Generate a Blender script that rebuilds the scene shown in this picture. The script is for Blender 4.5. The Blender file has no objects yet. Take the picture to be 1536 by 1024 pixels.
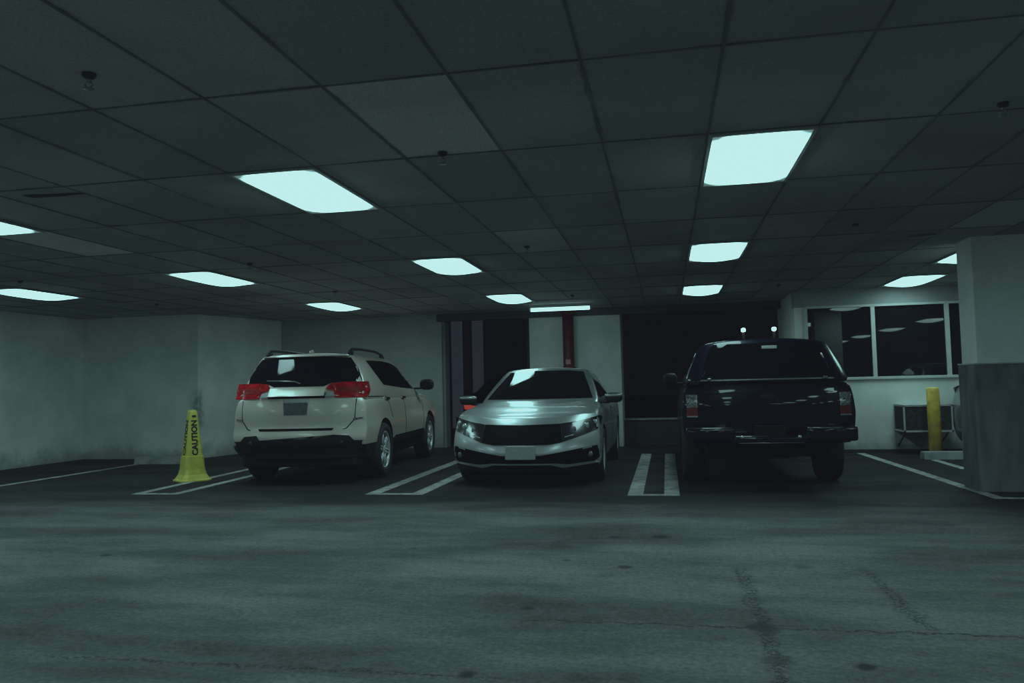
import bpy, bmesh, math, random
from mathutils import Vector, Matrix
from mathutils.bvhtree import BVHTree
random.seed(7)
C = bpy.context.scene.collection
PI = math.pi
HC = 2.609           # ceiling height
GX, GY = -0.3238, 3.387   # ceiling grid origin
TW, TL = 0.61, 1.22

# ------------------------------------------------------------------ materials
def nodes(name):
    m = bpy.data.materials.new(name); m.use_nodes = True
    nt = m.node_tree; b = nt.nodes['Principled BSDF']
    return m, nt, b
def mat(name, col, rough=0.5, metal=0.0, coat=0.0, spec=0.5, noise=0.0, nscale=8.0, bump=0.0, emit=None, estr=0.0, ior=None, stretch=None, coat_rough=0.05):
    m, nt, b = nodes(name)
    b.inputs['Base Color'].default_value = (*col, 1)
    b.inputs['Roughness'].default_value = rough
    b.inputs['Metallic'].default_value = metal
    b.inputs['Coat Weight'].default_value = coat
    b.inputs['Coat Roughness'].default_value = coat_rough
    b.inputs['Specular IOR Level'].default_value = spec
    if ior: b.inputs['IOR'].default_value = ior
    if emit:
        b.inputs['Emission Color'].default_value = (*emit, 1)
        b.inputs['Emission Strength'].default_value = estr
    tc = nt.nodes.new('ShaderNodeTexCoord'); mp = nt.nodes.new('ShaderNodeMapping')
    nt.links.new(tc.outputs['Object'], mp.inputs['Vector'])
    if stretch: mp.inputs['Scale'].default_value = stretch
    nz = nt.nodes.new('ShaderNodeTexNoise'); nz.inputs['Scale'].default_value = nscale
    nz.inputs['Detail'].default_value = 5
    nt.links.new(mp.outputs['Vector'], nz.inputs['Vector'])
    if noise > 0:
        r = nt.nodes.new('ShaderNodeMapRange')
        r.inputs['From Min'].default_value = 0.3; r.inputs['From Max'].default_value = 0.7
        r.inputs['To Min'].default_value = 1 - noise; r.inputs['To Max'].default_value = 1 + noise * 0.5
        nt.links.new(nz.outputs['Fac'], r.inputs['Value'])
        mx = nt.nodes.new('ShaderNodeVectorMath'); mx.operation = 'SCALE'
        mx.inputs[0].default_value = col
        nt.links.new(r.outputs['Result'], mx.inputs['Scale'])
        nt.links.new(mx.outputs['Vector'], b.inputs['Base Color'])
    if bump > 0:
        bp = nt.nodes.new('ShaderNodeBump'); bp.inputs['Strength'].default_value = bump
        bp.inputs['Distance'].default_value = 0.01
        nt.links.new(nz.outputs['Fac'], bp.inputs['Height'])
        nt.links.new(bp.outputs['Normal'], b.inputs['Normal'])
    return m

LIGHT_COL = (0.57, 0.98, 0.99)
LSTR = 9.5

def math_node(nt, op, a, b=None, clamp=False):
    n = nt.nodes.new('ShaderNodeMath'); n.operation = op; n.use_clamp = clamp
    for i, x in enumerate((a, b)):
        if x is None: continue
        if isinstance(x, (int, float)): n.inputs[i].default_value = x
        else: nt.links.new(x, n.inputs[i])
    return n.outputs[0]
def map_range(nt, v, a, b, c=0.0, d=1.0, smooth=True):
    n = nt.nodes.new('ShaderNodeMapRange')
    if smooth: n.interpolation_type = 'SMOOTHSTEP'
    nt.links.new(v, n.inputs['Value'])
    for k, x in zip(('From Min', 'From Max', 'To Min', 'To Max'), (a, b, c, d)): n.inputs[k].default_value = x
    return n.outputs['Result']
def noise_node(nt, vec, scale, detail=5, rough=0.55):
    n = nt.nodes.new('ShaderNodeTexNoise'); n.inputs['Scale'].default_value = scale
    n.inputs['Detail'].default_value = detail; n.inputs['Roughness'].default_value = rough
    nt.links.new(vec, n.inputs['Vector']); return n.outputs['Fac']
def mix_col(nt, fac, a, b, mode='MIX'):
    n = nt.nodes.new('ShaderNodeMix'); n.data_type = 'RGBA'; n.blend_type = mode
    for sock, x in ((n.inputs[0], fac), (n.inputs[6], a), (n.inputs[7], b)):
        if isinstance(x, tuple): sock.default_value = (*x, 1)
        elif isinstance(x, (int, float)): sock.default_value = x
        else: nt.links.new(x, sock)
    return n.outputs[2]

def floor_material():
    m, nt, b = nodes('worn_concrete_floor')
    geo = nt.nodes.new('ShaderNodeNewGeometry'); pos = geo.outputs['Position']
    sx = nt.nodes.new('ShaderNodeSeparateXYZ'); nt.links.new(pos, sx.inputs[0])
    X, Y = sx.outputs['X'], sx.outputs['Y']
    mp = nt.nodes.new('ShaderNodeMapping'); mp.inputs['Scale'].default_value = (0.55, 1.5, 1); nt.links.new(pos, mp.inputs['Vector'])
    st = mp.outputs['Vector']
    big = noise_node(nt, st, 0.9, 6, 0.6); fine = noise_node(nt, pos, 9, 6, 0.65)
    mp2 = nt.nodes.new('ShaderNodeMapping'); mp2.inputs['Scale'].default_value = (0.8, 5, 1); nt.links.new(pos, mp2.inputs['Vector'])
    streak = noise_node(nt, mp2.outputs['Vector'], 1.1, 5, 0.6)
    grain = noise_node(nt, pos, 34, 5, 0.8)
    val = math_node(nt, 'ADD', math_node(nt, 'MULTIPLY', map_range(nt, big, 0.32, 0.68, 0.52, 1.25), map_range(nt, streak, 0.3, 0.7, 0.88, 1.06)), math_node(nt, 'MULTIPLY', math_node(nt, 'SUBTRACT', fine, 0.5), 0.55))
    val = math_node(nt, 'MULTIPLY', val, map_range(nt, grain, 0.3, 0.7, 0.62, 1.32))
    # tyre dirt: the parking bays are blackened, the driving lane is polished pale
    wob = math_node(nt, 'MULTIPLY', math_node(nt, 'SUBTRACT', noise_node(nt, st, 1.3, 4), 0.5), 1.6)
    yb = math_node(nt, 'ADD', Y, wob)
    dirt = map_range(nt, yb, 6.8, 8.3, 1.0, 0.14)
    edge = map_range(nt, math_node(nt, 'ADD', X, math_node(nt, 'MULTIPLY', wob, 1.5)), 0.6, 4.2, 1.05, 0.5)
    val = math_node(nt, 'MULTIPLY', math_node(nt, 'MULTIPLY', val, dirt), edge)
    # cracks
    nzc = noise_node(nt, pos, 6, 4); nzm = noise_node(nt, pos, 42, 5, 0.8)
    wig = math_node(nt, 'MULTIPLY', math_node(nt, 'SUBTRACT', nzc, 0.5), 0.16)
    def crack(coord, c, other, lo, hi, w, thr):
        d = math_node(nt, 'ABSOLUTE', math_node(nt, 'ADD', math_node(nt, 'SUBTRACT', coord, c), wig))
        k = map_range(nt, d, w * 0.3, w, 1.0, 0.0)
        k = math_node(nt, 'MULTIPLY', k, map_range(nt, nzm, thr, thr + 0.1))
        r1 = map_range(nt, other, lo, lo + 0.3); r2 = map_range(nt, other, hi - 0.3, hi, 1.0, 0.0)
        return math_node(nt, 'MULTIPLY', math_node(nt, 'MULTIPLY', k, r1), r2)
    ck = crack(X, 0.42, Y, 3.0, 5.4, 0.06, 0.46)
    ck = math_node(nt, 'MAXIMUM', ck, crack(X, 1.17, Y, 3.9, 5.4, 0.055, 0.46))
    ck = math_node(nt, 'MAXIMUM', ck, crack(Y, 4.0, X, -0.9, 6.0, 0.014, 0.42))
    ck = math_node(nt, 'MAXIMUM', ck, crack(Y, 3.2, X, -3.0, -0.5, 0.03, 0.47))
    # scattered oil spots
    vo = nt.nodes.new('ShaderNodeTexVoronoi'); vo.inputs['Scale'].default_value = 1.1; nt.links.new(pos, vo.inputs['Vector'])
    vd = math_node(nt, 'ADD', vo.outputs['Distance'], math_node(nt, 'MULTIPLY', math_node(nt, 'SUBTRACT', nzm, 0.5), 0.12))
    spot = map_range(nt, vd, 0.03, 0.07, 1.0, 0.0)
    sm = map_range(nt, noise_node(nt, pos, 0.7, 2), 0.5, 0.56)
    ck = math_node(nt, 'MAXIMUM', ck, math_node(nt, 'MULTIPLY', math_node(nt, 'MULTIPLY', spot, sm), 0.8))
    for ox, oy, r_, k_ in ((-.08, 6.22, .10, 1), (-.44, 6.19, .06, .9), (-.72, 5.92, .34, .4), (-.31, 5.2, .06, .9), (-.7, 5.36, .045, .9), (-4.13, 5.23, .06, .9),
                           (-.77, 4.2, .05, .8), (.77, 3.52, .06, 1), (-.85, 3.22, .06, 1), (.41, 4.0, .11, .8), (.42, 3.55, .09, .6), (.81, 5.3, .07, .5), (-1.88, 5.65, .04, .8), (.3, 7.4, .6, .35)):
        ddx = math_node(nt, 'SUBTRACT', X, ox); ddy = math_node(nt, 'MULTIPLY', math_node(nt, 'SUBTRACT', Y, oy), 1.0)
        rr = math_node(nt, 'SQRT', math_node(nt, 'ADD', math_node(nt, 'MULTIPLY', ddx, ddx), math_node(nt, 'MULTIPLY', ddy, ddy)))
        rr = math_node(nt, 'ADD', rr, math_node(nt, 'MULTIPLY', math_node(nt, 'SUBTRACT', nzc, 0.5), r_ * 1.2))
        ck = math_node(nt, 'MAXIMUM', ck, map_range(nt, rr, r_ * 0.35, r_, k_, 0.0))
    vs = nt.nodes.new('ShaderNodeVectorMath'); vs.operation = 'SCALE'; vs.inputs[0].default_value = (0.132, 0.130, 0.124)
    nt.links.new(val, vs.inputs['Scale'])
    col = mix_col(nt, math_node(nt, 'MULTIPLY', ck, 0.85), vs.outputs['Vector'], (0.012, 0.012, 0.013))
    nt.links.new(col, b.inputs['Base Color'])
    nt.links.new(map_range(nt, big, 0.3, 0.7, 0.8, 0.65), b.inputs['Roughness'])
    b.inputs['Specular IOR Level'].default_value = 0.16
    bp = nt.nodes.new('ShaderNodeBump'); bp.inputs['Strength'].default_value = 0.25; bp.inputs['Distance'].default_value = 0.01
    nt.links.new(fine, bp.inputs['Height']); nt.links.new(bp.outputs['Normal'], b.inputs['Normal'])
    return m

def wall_material(name, col, stain=0.5, scuff=False):
    m, nt, b = nodes(name)
    geo = nt.nodes.new('ShaderNodeNewGeometry'); pos = geo.outputs['Position']
    sx = nt.nodes.new('ShaderNodeSeparateXYZ'); nt.links.new(pos, sx.inputs[0])
    big = noise_node(nt, pos, 1.2, 6, 0.6); fine = noise_node(nt, pos, 60, 3)
    low = map_range(nt, math_node(nt, 'ADD', sx.outputs['Z'], math_node(nt, 'MULTIPLY', math_node(nt, 'SUBTRACT', noise_node(nt, pos, 5, 5), 0.5), 0.5)), 0.0, 0.32, 1 - stain, 1.0)
    v = math_node(nt, 'MULTIPLY', math_node(nt, 'MULTIPLY', map_range(nt, big, 0.3, 0.7, 0.84, 1.06), low), map_range(nt, fine, 0.3, 0.7, 0.94, 1.04))
    if scuff:   # bumper scrapes on the projecting corner
        dx = math_node(nt, 'ABSOLUTE', math_node(nt, 'ADD', sx.outputs['X'], 8.36)); dy = math_node(nt, 'ABSOLUTE', math_node(nt, 'SUBTRACT', sx.outputs['Y'], 12.95))
        rad = math_node(nt, 'ADD', math_node(nt, 'ADD', dx, dy), math_node(nt, 'MULTIPLY', math_node(nt, 'SUBTRACT', noise_node(nt, pos, 9, 5), 0.5), 0.3))
        m1 = map_range(nt, rad, 0.0, 0.2, 1.0, 0.0)
        zz = math_node(nt, 'ABSOLUTE', math_node(nt, 'SUBTRACT', sx.outputs['Z'], 0.85))
        m2 = map_range(nt, zz, 0.15, 0.5, 1.0, 0.0)
        v = math_node(nt, 'MULTIPLY', v, math_node(nt, 'SUBTRACT', 1.0, math_node(nt, 'MULTIPLY', math_node(nt, 'MULTIPLY', m1, m2), 0.62)))
    vs = nt.nodes.new('ShaderNodeVectorMath'); vs.operation = 'SCALE'; vs.inputs[0].default_value = col
    nt.links.new(v, vs.inputs['Scale']); nt.links.new(vs.outputs['Vector'], b.inputs['Base Color'])
    b.inputs['Roughness'].default_value = 0.8; b.inputs['Specular IOR Level'].default_value = 0.25
    bp = nt.nodes.new('ShaderNodeBump'); bp.inputs['Strength'].default_value = 0.3; bp.inputs['Distance'].default_value = 0.006
    nt.links.new(fine, bp.inputs['Height']); nt.links.new(bp.outputs['Normal'], b.inputs['Normal'])
    return m

def tile_material():
    m, nt, b = nodes('ceiling_tile')
    at = nt.nodes.new('ShaderNodeAttribute'); at.attribute_name = 'tile'
    geo = nt.nodes.new('ShaderNodeNewGeometry'); pos = geo.outputs['Position']
    big = noise_node(nt, pos, 0.8, 5, 0.6); pit = noise_node(nt, pos, 70, 3, 0.7)
    sm = noise_node(nt, pos, 3.0, 6, 0.65)
    v = math_node(nt, 'MULTIPLY', math_node(nt, 'MULTIPLY', map_range(nt, big, 0.3, 0.7, 0.8, 1.1), map_range(nt, pit, 0.35, 0.65, 0.82, 1.06)), map_range(nt, sm, 0.22, 0.40, 0.7, 1.0))
    sx = nt.nodes.new('ShaderNodeSeparateXYZ'); nt.links.new(pos, sx.inputs[0])
    def seam(sock, g, w):     # distance in metres from the nearest grid seam
        t_ = math_node(nt, 'DIVIDE', math_node(nt, 'SUBTRACT', sock, g), w)
        fr_ = math_node(nt, 'SUBTRACT', math_node(nt, 'FRACT', math_node(nt, 'ADD', t_, 0.5)), 0.5)
        return math_node(nt, 'MULTIPLY', math_node(nt, 'ABSOLUTE', fr_), w)
    wob = math_node(nt, 'MULTIPLY', noise_node(nt, pos, 12, 4), 0.05)
    dx = math_node(nt, 'ADD', seam(sx.outputs['X'], GX, TW), wob); dy = math_node(nt, 'ADD', seam(sx.outputs['Y'], GY, TL), wob)
    near = math_node(nt, 'MAXIMUM', map_range(nt, dx, 0.025, 0.05, 1.0, 0.0), map_range(nt, dy, 0.025, 0.055, 1.0, 0.0))
    grime = math_node(nt, 'MULTIPLY', near, map_range(nt, noise_node(nt, pos, 2.2, 3), 0.5, 0.62))
    v = math_node(nt, 'MULTIPLY', v, math_node(nt, 'SUBTRACT', 1.0, math_node(nt, 'MULTIPLY', grime, 0.6)))
    vs = nt.nodes.new('ShaderNodeVectorMath'); vs.operation = 'SCALE'
    nt.links.new(at.outputs['Color'], vs.inputs[0]); nt.links.new(v, vs.inputs['Scale'])
    nt.links.new(vs.outputs['Vector'], b.inputs['Base Color'])
    b.inputs['Roughness'].default_value = 0.9; b.inputs['Specular IOR Level'].default_value = 0.15
    bp = nt.nodes.new('ShaderNodeBump'); bp.inputs['Strength'].default_value = 0.3; bp.inputs['Distance'].default_value = 0.004
    nt.links.new(pit, bp.inputs['Height']); nt.links.new(bp.outputs['Normal'], b.inputs['Normal'])
    return m

def diffuser_material():
    m, nt, b = nodes('lit_diffuser')
    tc = nt.nodes.new('ShaderNodeTexCoord'); sx = nt.nodes.new('ShaderNodeSeparateXYZ')
    nt.links.new(tc.outputs['Object'], sx.inputs[0])
    ax = math_node(nt, 'DIVIDE', math_node(nt, 'ABSOLUTE', sx.outputs['X']), 0.285)
    ay = math_node(nt, 'DIVIDE', math_node(nt, 'ABSOLUTE', sx.outputs['Y']), 0.59)
    c = math_node(nt, 'MULTIPLY', math_node(nt, 'POWER', ax, 2.5), math_node(nt, 'POWER', ay, 5))
    s = map_range(nt, c, 0.06, 0.5, LSTR, LSTR * 0.03)
    b.inputs['Base Color'].default_value = (0.5, 0.5, 0.5, 1)
    b.inputs['Emission Color'].default_value = (*LIGHT_COL, 1)
    # a prismatic lens throws most of its light downward
    geo = nt.nodes.new('ShaderNodeNewGeometry'); dt = nt.nodes.new('ShaderNodeVectorMath'); dt.operation = 'DOT_PRODUCT'
    nt.links.new(geo.outputs['Incoming'], dt.inputs[0]); nt.links.new(geo.outputs['Normal'], dt.inputs[1])
    k = map_range(nt, math_node(nt, 'ABSOLUTE', dt.outputs['Value']), 0.0, 0.95, 0.42, 1.0, True)
    nt.links.new(math_node(nt, 'MULTIPLY', s, k), b.inputs['Emission Strength'])
    return m

def paint_line_material():
    m, nt, b = nodes('worn_white_line_paint')
    geo = nt.nodes.new('ShaderNodeNewGeometry'); pos = geo.outputs['Position']
    n1 = noise_node(nt, pos, 7, 6, 0.7); n2 = noise_node(nt, pos, 1.0, 3)
    f = math_node(nt, 'MULTIPLY', map_range(nt, n1, 0.34, 0.56, 0.35, 1.0), map_range(nt, n2, 0.3, 0.7, 0.6, 1.0))
    nt.links.new(mix_col(nt, f, (0.07, 0.07, 0.07), (0.42, 0.42, 0.40)), b.inputs['Base Color'])
    b.inputs['Roughness'].default_value = 0.75; b.inputs['Specular IOR Level'].default_value = 0.2
    return m

M = {}
M['floor'] = floor_material()
M['wall'] = wall_material('painted_block_wall', (0.80, 0.83, 0.77), scuff=True)
M['wall2'] = wall_material('pale_painted_plaster', (0.66, 0.68, 0.63), 0.45)
M['wall3'] = wall_material('dull_back_wall', (0.40, 0.41, 0.385), 0.4)
M['wall4'] = wall_material('pale_pier_paint', (0.56, 0.58, 0.54), 0.3)
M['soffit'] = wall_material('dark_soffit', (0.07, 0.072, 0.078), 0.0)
M['lintel'] = wall_material('shaded_lintel', (0.24, 0.25, 0.245), 0.0)  # shade on the wall above the windows, put into the base colour
M['pillar'] = wall_material('painted_pillar', (0.85, 0.87, 0.83), 0.2)
M['pillar_low'] = mat('dark_pillar_cladding', (0.16, 0.165, 0.17), 0.75, noise=0.45, nscale=5, bump=0.3, stretch=(1.5, 1.5, 0.4))
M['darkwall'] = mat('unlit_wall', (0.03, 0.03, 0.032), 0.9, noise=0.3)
M['night'] = mat('dark_asphalt', (0.022, 0.022, 0.024), 0.9, noise=0.4, nscale=3)
M['tile'] = tile_material()
M['tbar'] = mat('ceiling_grid_metal', (0.14, 0.145, 0.145), 0.6, noise=0.6, nscale=2.5)
M['plenum'] = mat('plenum_dark', (0.01, 0.01, 0.01), 0.9)
M['fixture'] = mat('white_fixture_enamel', (0.42, 0.43, 0.41), 0.5, noise=0.15)
M['diff'] = diffuser_material()
M['tube'] = mat('lit_tube', (0.6, 0.6, 0.6), 0.5, emit=LIGHT_COL, estr=3.5)
M['line'] = paint_line_material()
M['alu'] = mat('painted_window_frame', (0.45, 0.47, 0.45), 0.5, noise=0.12)
M['glass'] = mat('dark_night_glass', (0.006, 0.006, 0.008), 0.015, spec=0.34, noise=0.1)
M['concrete'] = mat('rough_concrete', (0.27, 0.275, 0.265), 0.85, noise=0.4, nscale=6, bump=0.4)
M['red'] = mat('dark_red_pipe_paint', (0.075, 0.006, 0.008), 0.55, spec=0.3, noise=0.3)
M['redtag'] = mat('faded_pink_tag', (0.45, 0.16, 0.17), 0.6, noise=0.2)
M['yellow'] = mat('yellow_plastic', (0.66, 0.60, 0.10), 0.5, noise=0.2, nscale=12)
M['yellowpaint'] = mat('yellow_bollard_paint', (0.78, 0.50, 0.07), 0.55, noise=0.35, nscale=9)
M['black'] = mat('black_print', (0.012, 0.012, 0.012), 0.6)
M['blackplastic'] = mat('black_plastic', (0.008, 0.008, 0.009), 0.55, spec=0.25, noise=0.2, nscale=30)
M['gloss'] = mat('gloss_black_trim', (0.0012, 0.0012, 0.0016), 0.5, spec=0.05)
M['carglass'] = mat('tinted_car_glass', (0.003, 0.003, 0.004), 0.04, spec=0.45)
M['rubber'] = mat('tyre_rubber', (0.012, 0.012, 0.013), 0.8, noise=0.25, nscale=25)
M['arch'] = mat('wheel_arch_liner', (0.005, 0.005, 0.006), 0.9)
M['rim'] = mat('alloy_rim', (0.66, 0.67, 0.68), 0.35, metal=0.45, noise=0.1)
M['chrome'] = mat('chrome', (0.7, 0.7, 0.72), 0.12, metal=1.0)
M['dimchrome'] = mat('dull_metal', (0.22, 0.22, 0.23), 0.35, metal=0.8)
M['champagne'] = mat('champagne_paint', (0.56, 0.48, 0.405), 0.36, metal=0.2, coat=0.45, noise=0.05, nscale=2)
M['silver'] = mat('silver_paint', (0.43, 0.44, 0.45), 0.30, metal=0.55, coat=0.5, noise=0.05, nscale=2)
M['navy'] = mat('near_black_blue_paint', (0.0016, 0.0022, 0.009), 0.3, spec=0.12, coat=0.55, coat_rough=0.04, noise=0.1, nscale=2)
M['blackpaint'] = mat('black_paint', (0.004, 0.004, 0.005), 0.3, coat=0.5)
M['greypaint'] = mat('grey_car_paint', (0.20, 0.21, 0.21), 0.35, metal=0.4, coat=0.4)
M['redlens'] = mat('red_tail_lens', (0.40, 0.008, 0.010), 0.16, coat=0.5, noise=0.7, nscale=22, spec=0.5)
M['redlens_dim'] = mat('dim_red_lens', (0.22, 0.02, 0.012), 0.2, coat=0.5, noise=0.5, nscale=30)
M['redlit'] = mat('lit_red_lens', (0.5, 0.02, 0.02), 0.3, emit=(1.0, 0.10, 0.07), estr=0.3)
M['clearlens'] = mat('clear_grey_lens', (0.18, 0.19, 0.19), 0.18, metal=0.3, coat=0.6, noise=0.85, nscale=38, bump=0.5)
M['brake_lens'] = mat('pale_brake_lens', (0.62, 0.64, 0.62), 0.3, noise=0.15)
M['lip'] = mat('bright_silver_lip', (0.66, 0.68, 0.68), 0.3, metal=0.3, noise=0.05)
M['headlamp'] = mat('dark_headlamp', (0.012, 0.013, 0.014), 0.17, coat=0.6, spec=0.6)
M['lens'] = mat('bright_lens', (0.62, 0.66, 0.66), 0.12, metal=0.7)
M['plate'] = mat('blank_plate', (0.46, 0.47, 0.46), 0.5, noise=0.15, nscale=30)
M['plate_dim'] = mat('dim_plate', (0.10, 0.11, 0.115), 0.5, noise=0.35, nscale=22)
M['plate_dark'] = mat('dark_plate', (0.008, 0.009, 0.011), 0.5, noise=0.3, spec=0.2, nscale=20)
M['lampspot'] = mat('lit_lamp_head', (0.8, 0.8, 0.8), 0.5, emit=(0.95, 1.0, 1.0), estr=7.0)
M['post'] = mat('faint_glow_post', (0.20, 0.23, 0.27), 0.7, noise=0.2, emit=(0.5, 0.65, 0.85), estr=0.022)  # weak emission stands in for light falling on the posts
M['grime'] = mat('grimy_coil', (0.03, 0.033, 0.034), 0.7, noise=0.7, nscale=20)
M['redmark'] = mat('faint_red_print', (0.24, 0.07, 0.08), 0.7, noise=0.4, nscale=20)

# ------------------------------------------------------------------ object helpers
def link(o, parent=None):
    C.objects.link(o)
    if parent is not None: o.parent = parent
    return o
def obj(name, bm, m, parent=None, smooth=True, loc=None):
    me = bpy.data.meshes.new(name)
    bm.normal_update(); bm.to_mesh(me); bm.free()
    for x in (m if isinstance(m, (list, tuple)) else [m]): me.materials.append(x)
    if smooth:
        for p in me.polygons: p.use_smooth = True
    o = bpy.data.objects.new(name, me); link(o, parent)
    if loc: o.location = loc
    return o
def tag(o, label=None, cat=None, group=None, kind=None):
    if label: o['label'] = label
    if cat: o['category'] = cat
    if group: o['group'] = group
    if kind: o['kind'] = kind
    return o
def thing(name, label, cat, loc=(0, 0, 0), rz=0.0, group=None):
    o = bpy.data.objects.new(name, None); link(o); o.location = loc; o.rotation_euler = (0, 0, rz)
    o.empty_display_size = 0.2
    return tag(o, label, cat, group)
def struct(name, bm, m, smooth=False):
    return tag(obj(name, bm, m, None, smooth), kind='structure')
def add_box(bm, x0, x1, y0, y1, z0, z1, bevel=0.0, mtx=None, mi=0):
    vs = [bm.verts.new((x, y, z)) for z in (z0, z1) for y in (y0, y1) for x in (x0, x1)]
    fs = [bm.faces.new([vs[i] for i in f]) for f in ((0, 2, 3, 1), (4, 5, 7, 6), (0, 1, 5, 4), (2, 6, 7, 3), (0, 4, 6, 2), (1, 3, 7, 5))]
    for f in fs: f.material_index = mi
    if mtx is not None:
        for v in vs: v.co = mtx @ v.co
    if bevel > 0:
        es = list({e for f in fs for e in f.edges})
        bmesh.ops.bevel(bm, geom=es, offset=bevel, segments=2, affect='EDGES', profile=0.6)
    return vs
def box(*a, bevel=0.0, mtx=None):
    bm = bmesh.new(); add_box(bm, *a, bevel=bevel, mtx=mtx); return bm
def add_prism(bm, poly, z0, z1):
    lo = [bm.verts.new((x, y, z0)) for x, y in poly]; hi = [bm.verts.new((x, y, z1)) for x, y in poly]
    n = len(poly)
    bm.faces.new(lo[::-1]); bm.faces.new(hi)
    for i in range(n): bm.faces.new((lo[i], lo[(i + 1) % n], hi[(i + 1) % n], hi[i]))
    bmesh.ops.recalc_face_normals(bm, faces=bm.faces[:])
def add_lathe(bm, prof, n=32, axis='Z', c=(0, 0, 0), cap=True):
    rings = []
    for r, h in prof:
        ring = []
        for i in range(n):
            a = 2 * PI * i / n
            p = (r * math.cos(a), r * math.sin(a), h) if axis == 'Z' else (h, r * math.cos(a), r * math.sin(a)) if axis == 'X' else (r * math.cos(a), h, r * math.sin(a))
            ring.append(bm.verts.new((p[0] + c[0], p[1] + c[1], p[2] + c[2])))
        rings.append(ring)
    for a, b in zip(rings, rings[1:]):
        for i in range(n): bm.faces.new((a[i], a[(i + 1) % n], b[(i + 1) % n], b[i]))
    if cap:
        bm.faces.new(rings[0][::-1]); bm.faces.new(rings[-1])
    bmesh.ops.recalc_face_normals(bm, faces=bm.faces[:])
def lathe(prof, n=32, axis='Z', c=(0, 0, 0), cap=True):
    bm = bmesh.new(); add_lathe(bm, prof, n, axis, c, cap); return bm
def add_tube(bm, pts, r, n=10):
    pts = [Vector(p) for p in pts]; rings = []
    for i, p in enumerate(pts):
        t = (pts[min(i + 1, len(pts) - 1)] - pts[max(i - 1, 0)]).normalized()
        a = t.cross(Vector((0, 0, 1)))
        if a.length < 1e-3: a = t.cross(Vector((1, 0, 0)))
        a.normalize(); b = t.cross(a)
        rr = r[i] if isinstance(r, (list, tuple)) else r
        rings.append([bm.verts.new(p + (a * math.cos(2 * PI * k / n) + b * math.sin(2 * PI * k / n)) * rr) for k in range(n)])
    for a, b in zip(rings, rings[1:]):
        for i in range(n): bm.faces.new((a[i], a[(i + 1) % n], b[(i + 1) % n], b[i]))
    bm.faces.new(rings[0][::-1]); bm.faces.new(rings[-1])
    bmesh.ops.recalc_face_normals(bm, faces=bm.faces[:])
def interp(tab, x):
    if x <= tab[0][0]: return tab[0][1]
    for (a, b), (c, d) in zip(tab, tab[1:]):
        if x <= c:
            t = (x - a) / (c - a); t = t * t * (3 - 2 * t) * 0.5 + t * 0.5
            return b + (d - b) * t
    return tab[-1][1]
def add_shell(bm, n, F, smooth=2):
    """a closed box surface grid, every vertex placed by F(u,v,w)"""
    nu, nv, nw = n; V = {}
    def vert(i, j, k):
        key = (i, j, k)
        if key not in V:
            V[key] = bm.verts.new(F(-1 + 2 * i / nu, j / nv, k / nw))
        return V[key]
    fs = []
    for i in range(nu):
        for j in range(nv):
            for k in (0, nw): fs.append([vert(i, j, k), vert(i + 1, j, k), vert(i + 1, j + 1, k), vert(i, j + 1, k)])
        for k in range(nw):
            for j in (0, nv): fs.append([vert(i, j, k), vert(i + 1, j, k), vert(i + 1, j, k + 1), vert(i, j, k + 1)])
    for j in range(nv):
        for k in range(nw):
            for i in (0, nu): fs.append([vert(i, j, k), vert(i, j + 1, k), vert(i, j + 1, k + 1), vert(i, j, k + 1)])
    faces = [bm.faces.new(f) for f in fs]
    bmesh.ops.recalc_face_normals(bm, faces=faces)
    vs = list(V.values())
    for _ in range(smooth): bmesh.ops.smooth_vert(bm, verts=vs, factor=0.5, use_axis_x=True, use_axis_y=True, use_axis_z=True)
    return vs
def blob(c, s, p=2.6, n=(8, 8, 8)):
    """rounded superellipsoid lump"""
    bm = bmesh.new()
    def F(u, v, w):
        a = Vector((u, 2 * v - 1, 2 * w - 1))
        L = (abs(a.x) ** p + abs(a.y) ** p + abs(a.z) ** p) ** (1 / p)
        a = a / L
        return (c[0] + a.x * s[0], c[1] + a.y * s[1], c[2] + a.z * s[2])
    add_shell(bm, n, F, 1); return bm
DIRS = {'front': ((0, -1, 0), 'xz'), 'rear': ((0, 1, 0), 'xz'), 'right': ((-1, 0, 0), 'yz'), 'left': ((1, 0, 0), 'yz'), 'top': ((0, 0, -1), 'xy')}
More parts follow.
